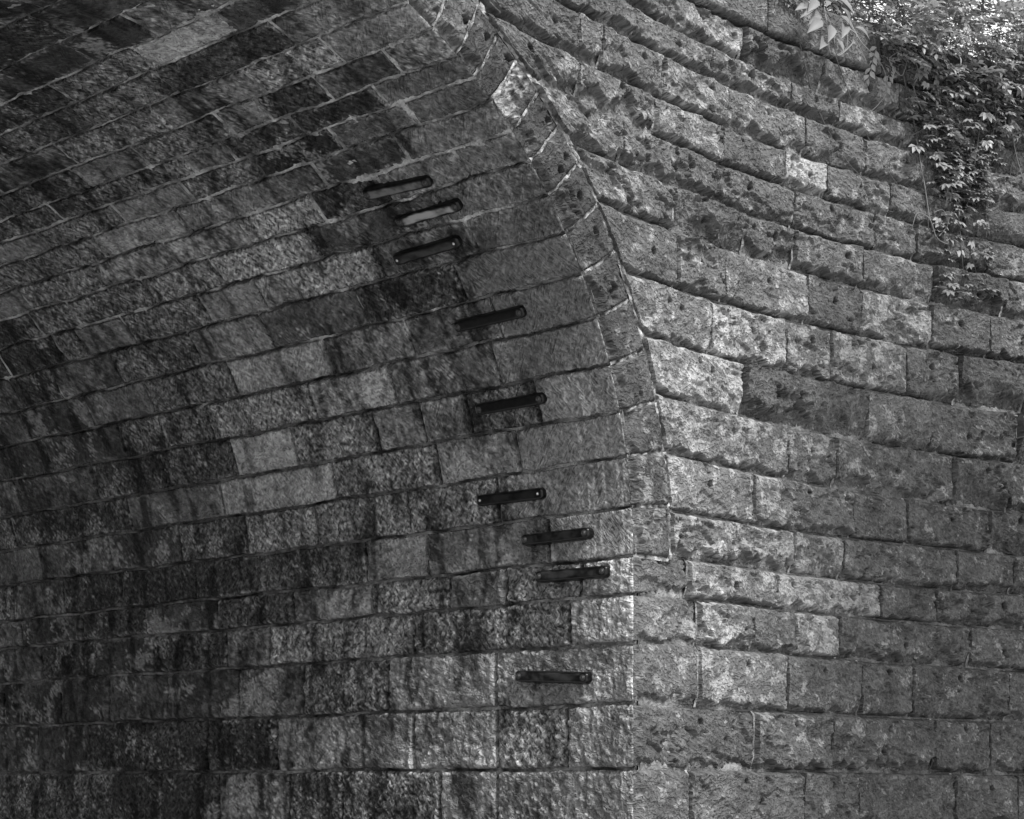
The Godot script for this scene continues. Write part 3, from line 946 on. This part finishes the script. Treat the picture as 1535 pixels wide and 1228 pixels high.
func leaf_shape(st: SurfaceTool, base: Vector3, along: Vector3, side: Vector3, up: Vector3, length: float, width: float, fold: float, sag: float) -> void:
	var rows := [[0.0, 0.02], [0.22, 0.62], [0.45, 1.0], [0.70, 0.72], [0.88, 0.30], [1.0, 0.02]]
	var mid := []
	var lef := []
	var rig := []
	for r in rows:
		var m: Vector3 = base + along * (length * r[0]) - up * (sag * length * r[0] * r[0])
		mid.append(m)
		lef.append(m + side * (width / 2.0 * r[1]) + up * (fold * width * r[1]))
		rig.append(m - side * (width / 2.0 * r[1]) + up * (fold * width * r[1]))
	for i in rows.size() - 1:
		for q in [[lef, mid], [mid, rig]]:
			for p in [q[0][i], q[0][i + 1], q[1][i], q[1][i], q[0][i + 1], q[1][i + 1]]:
				st.add_vertex(p)


func palmate(r: RandomNumberGenerator, size: float) -> ArrayMesh:
	var st := SurfaceTool.new()
	st.begin(Mesh.PRIMITIVE_TRIANGLES)
	for i in 5:
		var ang := deg_to_rad([-78.0, -38.0, 0.0, 38.0, 78.0][i] + r.randf_range(-7, 7))
		var along := Vector3(sin(ang), r.randf_range(-0.12, 0.1), cos(ang)).normalized()
		var side := UP.cross(along).normalized()
		leaf_shape(st, Vector3.ZERO, along, side, along.cross(side), size * [0.68, 0.9, 1.0, 0.9, 0.68][i], size * 0.42, 0.16, r.randf_range(0.1, 0.35))
	st.generate_normals()
	return st.commit()


func spray(r: RandomNumberGenerator, leaves: int) -> ArrayMesh:
	var st := SurfaceTool.new()
	st.begin(Mesh.PRIMITIVE_TRIANGLES)
	for i in leaves:
		var z := 0.15 * (i + 0.5) / leaves
		var side_sign := 1.0 if i % 2 else -1.0
		var ang := side_sign * r.randf_range(0.5, 1.1) if i < leaves - 1 else 0.0
		var along := Vector3(sin(ang), r.randf_range(-0.25, 0.35), cos(ang)).normalized()
		var side := UP.cross(along).normalized()
		leaf_shape(st, Vector3(0, -0.2 * z * z / 0.15, z), along, side, along.cross(side), r.randf_range(0.032, 0.05), r.randf_range(0.017, 0.026), 0.2, 0.25)
	leaf_shape(st, Vector3.ZERO, Vector3(0, -0.1, 1), Vector3(1, 0, 0), UP, 0.15, 0.004, 0.0, 0.2)
	st.generate_normals()
	return st.commit()


func single_leaf(length: float, width: float, fold: float, sag: float) -> ArrayMesh:
	var st := SurfaceTool.new()
	st.begin(Mesh.PRIMITIVE_TRIANGLES)
	leaf_shape(st, Vector3.ZERO, Vector3(0, 0, 1), Vector3(1, 0, 0), UP, length, width, fold, sag)
	st.generate_normals()
	return st.commit()


func leaf_mat(called: String, grey: float, through: float, rough: float) -> StandardMaterial3D:
	var m := plain(called, grey, rough, 0.45)
	m.backlight_enabled = true
	m.backlight = Color(through, through, through)
	m.cull_mode = BaseMaterial3D.CULL_DISABLED
	return m


func tube(points: PackedVector3Array, r0: float, r1: float, sides := 6) -> ArrayMesh:
	var st := SurfaceTool.new()
	st.begin(Mesh.PRIMITIVE_TRIANGLES)
	var rings := []
	for i in points.size():
		var d := (points[mini(i + 1, points.size() - 1)] - points[maxi(i - 1, 0)]).normalized()
		var x := d.cross(Vector3(0.3, 0.2, 0.9)).normalized()
		var y := d.cross(x)
		var r := lerpf(r0, r1, float(i) / (points.size() - 1))
		var ring := []
		for k in sides:
			ring.append(points[i] + (x * cos(TAU * k / sides) + y * sin(TAU * k / sides)) * r)
		rings.append(ring)
	for i in points.size() - 1:
		for k in sides:
			var k2 := (k + 1) % sides
			for p in [rings[i][k], rings[i][k2], rings[i + 1][k], rings[i][k2], rings[i + 1][k2], rings[i + 1][k]]:
				st.add_vertex(p)
	st.generate_normals()
	return st.commit()


# a point near the wing wall: along it, height above the eye, distance in front
func near_wall(w: float, h: float, out: float) -> Vector3:
	return wall_p(w, h) + wall_n(w) * out


func curve(list: Array, wobble: float, r: RandomNumberGenerator) -> PackedVector3Array:
	var c := Curve3D.new()
	for i in list.size():
		var p: Vector3 = near_wall(list[i][0], list[i][1], list[i][2]) + Vector3(r.randf_range(-1, 1), r.randf_range(-1, 1), r.randf_range(-1, 1)) * wobble
		var a: Vector3 = near_wall(list[maxi(i - 1, 0)][0], list[maxi(i - 1, 0)][1], list[maxi(i - 1, 0)][2])
		var b: Vector3 = near_wall(list[mini(i + 1, list.size() - 1)][0], list[mini(i + 1, list.size() - 1)][1], list[mini(i + 1, list.size() - 1)][2])
		c.add_point(p, -(b - a) / 6.0, (b - a) / 6.0)
	c.bake_interval = 0.03
	return c.get_baked_points()


func leaf_turn(r: RandomNumberGenerator, n: Vector3, tilt: float) -> Basis:
	# blade held outwards, tip away from the wall and down
	var fwd := (n + Vector3(r.randf_range(-0.9, 0.9), r.randf_range(-0.75, 0.05), r.randf_range(-0.9, 0.9))).normalized()
	var up := (UP * 1.0 + n * tilt + Vector3(r.randf_range(-0.4, 0.4), 0, r.randf_range(-0.4, 0.4))).normalized()
	var x := up.cross(fwd).normalized()
	return Basis(x, fwd.cross(x).normalized(), fwd)


func scatter(called: String, mesh: Mesh, m: Material, places: Array, parent: Node) -> MultiMeshInstance3D:
	var mm := MultiMesh.new()
	mm.transform_format = MultiMesh.TRANSFORM_3D
	mm.mesh = mesh
	mm.instance_count = places.size()
	for i in places.size():
		mm.set_instance_transform(i, places[i])
	var o := MultiMeshInstance3D.new()
	o.name = numbered(called, parent)
	o.multimesh = mm
	o.material_override = m
	o.set_meta("kind", "stuff")
	parent.add_child(o, true)
	return o


func build_plants() -> void:
	var r := RandomNumberGenerator.new()
	r.seed = 4242
	var bark := plain("vine_bark", 0.08, 0.85)
	var pale := plain("pale_tendril", 0.20, 0.7)
	var dark_leaf := leaf_mat("creeper_leaf", 0.21, 0.3, 0.5)
	var broad_leaf := leaf_mat("broad_leaf", 0.13, 0.2, 0.55)
	var light_leaf := leaf_mat("light_leaf", 0.24, 0.4, 0.4)
	var small_leaf := leaf_mat("small_leaf", 0.28, 0.4, 0.5)

	# --- creeper hanging down the wall
	var creeper := thing("creeper", "five-leaved creeper hanging in a curtain down the wing wall", "creeper")
	var strands := [[[2.2, 4.32, 0.02], [2.15, 4.1, 0.10], [2.28, 3.8, 0.06], [2.36, 3.55, 0.05], [2.42, 3.2, 0.06]],
		[[2.5, 4.34, 0.02], [2.48, 4.1, 0.12], [2.55, 3.7, 0.08], [2.62, 3.3, 0.07], [2.68, 2.92, 0.06]],
		[[2.8, 4.34, 0.02], [2.74, 4.05, 0.14], [2.72, 3.7, 0.10], [2.70, 3.35, 0.07], [2.78, 3.02, 0.06]],
		[[2.9, 4.34, 0.02], [2.86, 4.0, 0.13], [2.84, 3.6, 0.08], [2.86, 3.25, 0.06]],
		[[3.3, 4.34, 0.02], [3.2, 4.1, 0.1], [3.1, 3.7, 0.05], [3.15, 3.3, 0.03]],
		[[2.6, 4.3, 0.05], [2.4, 3.9, 0.12], [2.2, 3.75, 0.05], [2.0, 3.95, 0.03]]]
	for s in strands:
		part("stem", tube(curve(s, 0.015, r), 0.006, 0.0025), bark, creeper)
	var kinds := []
	for i in 4:
		kinds.append(palmate(r, 0.064))
	var count := 0
	var spare := []
	var tries := 0
	while count < 280 and tries < 4000:
		tries += 1
		var h := r.randf_range(2.86, 4.25)
		var w := r.randf_range(1.9, 3.3)
		# the curtain narrows downwards
		var left := lerpf(2.46, 2.12, smooth01((h - 3.2) / 0.8))
		var right := lerpf(2.9, 3.25, smooth01((h - 3.8) / 0.4))
		if w < left or w > right:
			continue
		if h < 3.45 and r.randf() < 0.15:
			continue
		var out := r.randf_range(0.03, 0.10) + 0.12 * smooth01((h - 3.2) / 0.8) * r.randf()
		var b := leaf_turn(r, wall_n(w), 0.35).scaled(Vector3.ONE * r.randf_range(0.55, 1.3))
		var o := part("leaf", kinds[count % 4], dark_leaf if r.randf() < 0.8 else light_leaf, creeper)
		o.transform = Transform3D(b, near_wall(w, h, out))
		count += 1
	for i in 900:
		var h := r.randf_range(3.45, 4.3)
		var w := r.randf_range(lerpf(2.5, 2.25, smooth01((h - 3.4) / 0.6)), lerpf(2.85, 3.4, smooth01((h - 3.7) / 0.4)))
		spare.append(Transform3D(leaf_turn(r, wall_n(w), 0.3).scaled(Vector3.ONE * r.randf_range(0.5, 0.95)), near_wall(w, h, r.randf_range(0.02, 0.12))))
	scatter("foliage", kinds[0], dark_leaf, spare, creeper)

	# --- thin dry vines over the coping
	var vines := thing("dry_vine", "bare twining vine stems hanging over the coping", "vine")
	var loops := [[[1.72, 4.32, 0.06], [1.75, 4.16, 0.13], [1.95, 4.08, 0.12], [2.02, 3.95, 0.09], [1.92, 3.82, 0.05]],
		[[1.5, 4.3, 0.08], [1.47, 4.15, 0.13], [1.5, 4.02, 0.13], [1.62, 4.08, 0.13], [1.66, 4.2, 0.12], [1.82, 4.07, 0.12]],
		[[2.05, 4.34, 0.08], [2.08, 4.2, 0.15], [1.98, 4.1, 0.14], [2.1, 4.05, 0.13], [2.16, 4.2, 0.12]],
		[[2.15, 4.32, 0.08], [2.22, 4.1, 0.14], [2.2, 4.0, 0.12], [2.3, 3.9, 0.1]],
		[[2.3, 3.75, 0.05], [2.36, 3.5, 0.06], [2.4, 3.3, 0.07], [2.45, 3.18, 0.08], [2.52, 3.16, 0.1]],
		[[2.44, 3.2, 0.08], [2.36, 3.28, 0.10], [2.28, 3.3, 0.08], [2.26, 3.24, 0.06]],
		[[2.46, 3.2, 0.08], [2.52, 3.28, 0.10], [2.5, 3.36, 0.08], [2.44, 3.34, 0.06]],
		[[3.05, 4.0, 0.08], [3.1, 3.8, 0.07], [3.22, 3.6, 0.06], [3.4, 3.5, 0.05]],
		[[1.3, 4.05, 0.07], [1.5, 3.75, 0.035], [1.75, 3.5, 0.04], [2.0, 3.42, 0.035]],
		[[1.6, 4.05, 0.08], [1.85, 3.75, 0.035], [2.1, 3.5, 0.04], [2.3, 3.38, 0.035]]]
	for i in loops.size():
		part("stem", tube(curve(loops[i], 0.006, r), 0.0034, 0.002, 5), pale if i < 8 else bark, vines)

	# --- small-leaved shrub spilling over the coping
	var shrub := thing("shrub", "dense small-leaved shrub spilling over the coping of the wing wall", "shrub")
	var sprays := []
	for i in 3:
		sprays.append(spray(r, 9 + i))
	var places := [[], [], []]
	var made := 0
	while made < 4200:
		var w := r.randf_range(1.15, 4.8)
		var over := smooth01((w - 1.75) / 0.3)       # hangs over the coping only past the sapling
		var top := 4.5 + 0.42 * smooth01((w - 1.3) / 0.5) + 0.20 * n_low.get_noise_2d(w * 0.4, 2.0) + 0.10 * n_low.get_noise_2d(w * 1.2, 5.0)
		var low := 4.32 - 0.24 * over + 0.12 * n_low.get_noise_2d(w * 0.6, 9.0) * over
		var h := lerpf(low, top, r.randf())
		var out := r.randf_range(-0.9, -0.05 + 0.27 * over) + 0.12 * over * sin(PI * clampf((h - low) / maxf(top - low, 0.05), 0.0, 1.0))
		if h < 4.36 and out < -0.1:
			continue
		var p := near_wall(w, h, out)
		if n_low.get_noise_3d(p.x * 0.7, p.y * 0.7, p.z * 0.7) < -0.10:
			continue
		places[made % 3].append(Transform3D(leaf_turn(r, wall_n(w), 0.5).scaled(Vector3.ONE * r.randf_range(0.7, 1.3)), p))
		made += 1
	for i in 3:
		scatter("foliage", sprays[i], small_leaf, places[i], shrub)
	for i in 26:
		var w := r.randf_range(1.4, 3.8)
		var list := [[w, 4.3, -0.2], [w + r.randf_range(-0.15, 0.15), 4.42, 0.0], [w + r.randf_range(-0.3, 0.3), r.randf_range(4.25, 4.6), 0.16], [w + r.randf_range(-0.5, 0.5), r.randf_range(4.15, 4.6), 0.24]]
		part("twig", tube(curve(list, 0.02, r), 0.003, 0.0014, 4), bark if i % 3 else pale, shrub)

	# --- young plant with large leaves on the coping
	var sapling := thing("sapling", "young plant with large pale leaves rooted on the coping", "sapling")
	part("stem", tube(curve([[1.70, 4.22, 0.10], [1.66, 4.14, 0.18], [1.50, 4.00, 0.18], [1.46, 4.12, 0.18], [1.40, 4.22, 0.17], [1.30, 4.26, 0.16]], 0.0, r), 0.005, 0.002), pale, sapling)
	part("stem", tube(curve([[1.46, 4.12, 0.18], [1.55, 4.16, 0.18], [1.62, 4.17, 0.18]], 0.0, r), 0.003, 0.002), pale, sapling)
	var big := single_leaf(0.12, 0.058, 0.24, 0.4)
	for q in [[1.28, 4.22, -0.9], [1.32, 4.26, -0.7], [1.40, 4.28, -0.3], [1.46, 4.30, 0.3], [1.36, 4.20, -0.9], [1.50, 4.22, 0.5], [1.33, 4.14, -1.0], [1.42, 4.14, -0.4], [1.46, 4.08, 0.1], [1.40, 4.07, -0.5], [1.55, 4.19, -0.4], [1.62, 4.18, 0.6], [1.54, 4.28, 0.8], [1.24, 4.20, -1.2]]:
		var n := wall_n(q[0])
		var right := Vector3(n.z, 0, -n.x)
		var fwd: Vector3 = (right * sin(q[2]) + n * cos(q[2]) * 0.5 - UP * r.randf_range(0.2, 0.7)).normalized()
		var x := (UP * 0.6 + n).cross(fwd).normalized()
		var o := part("leaf", big, broad_leaf, sapling)
		o.transform = Transform3D(Basis(x, fwd.cross(x).normalized(), fwd).scaled(Vector3.ONE * r.randf_range(0.7, 1.15)), near_wall(q[0], q[1], r.randf_range(0.17, 0.22)))

	# --- dry stalks
	var tuft := thing("grass_tuft", "tuft of pale dry grass stalks on the coping", "grass")
	for i in 9:
		var w := 1.12 + r.randf_range(-0.03, 0.03)
		part("stalk", tube(curve([[w, 4.28, 0.02], [w + r.randf_range(-0.05, 0.05), 4.38, 0.03], [w + r.randf_range(-0.14, 0.14), 4.5, 0.05]], 0.0, r), 0.0022, 0.001, 4), pale, tuft)

	# --- cushion of small weeds in the coping joint
	var weed := thing("weed_cushion", "low cushion of tiny-leaved weeds on the coping face", "weed")
	var bits := []
	for i in 260:
		bits.append(Transform3D(leaf_turn(r, wall_n(1.2), 0.8), near_wall(1.2 + r.randfn(0.0, 0.07), 4.27 + r.randfn(0.0, 0.03), 0.08 + r.randf() * 0.03)))
	scatter("foliage", single_leaf(0.018, 0.012, 0.2, 0.2), light_leaf, bits, weed)
	part("stem", tube(curve([[1.1, 4.25, 0.07], [1.2, 4.27, 0.085], [1.3, 4.26, 0.08]], 0.0, r), 0.002, 0.001, 4), bark, weed)

	# --- unseen tree added right of the frame so its crown shades the wall's end
	var tree := thing("tree", "unseen leafy tree added to shade the end of the wing wall", "tree")
	var foot_at := Vector3(6.4, 0, -5.6)
	var head_at := Vector3(5.2, 6.6, -6.8)
	part("trunk", tube(PackedVector3Array([foot_at, foot_at.lerp(head_at, 0.35) + Vector3(0.1, 0, 0.05), foot_at.lerp(head_at, 0.7), head_at]), 0.2, 0.08, 10), bark, tree)
	var crown := []
	for c in [[4.9, 6.6, -7.0, 1.2], [4.5, 5.6, -7.6, 0.95], [5.6, 5.8, -6.3, 1.2], [5.4, 7.6, -6.6, 1.2], [4.4, 7.4, -7.2, 1.0], [5.0, 6.2, -7.9, 1.0], [6.2, 6.8, -7.2, 1.1]]:
		var mid := Vector3(c[0], c[1], c[2])
		part("limb", tube(PackedVector3Array([foot_at.lerp(head_at, 0.6), foot_at.lerp(head_at, 0.75).lerp(mid, 0.5) + Vector3(0, 0.1, 0), mid]), 0.05, 0.015, 7), bark, tree)
		for i in 560:
			var d: Vector3 = Vector3(r.randfn(), r.randfn(), r.randfn()).normalized() * float(c[3]) * pow(r.randf(), 0.4)
			crown.append(Transform3D(leaf_turn(r, Vector3(r.randfn(), 0, r.randfn()).normalized(), 0.4).scaled(Vector3.ONE * r.randf_range(1.3, 2.2)), mid + d))
	scatter("crown", sprays[0], small_leaf, crown, tree)
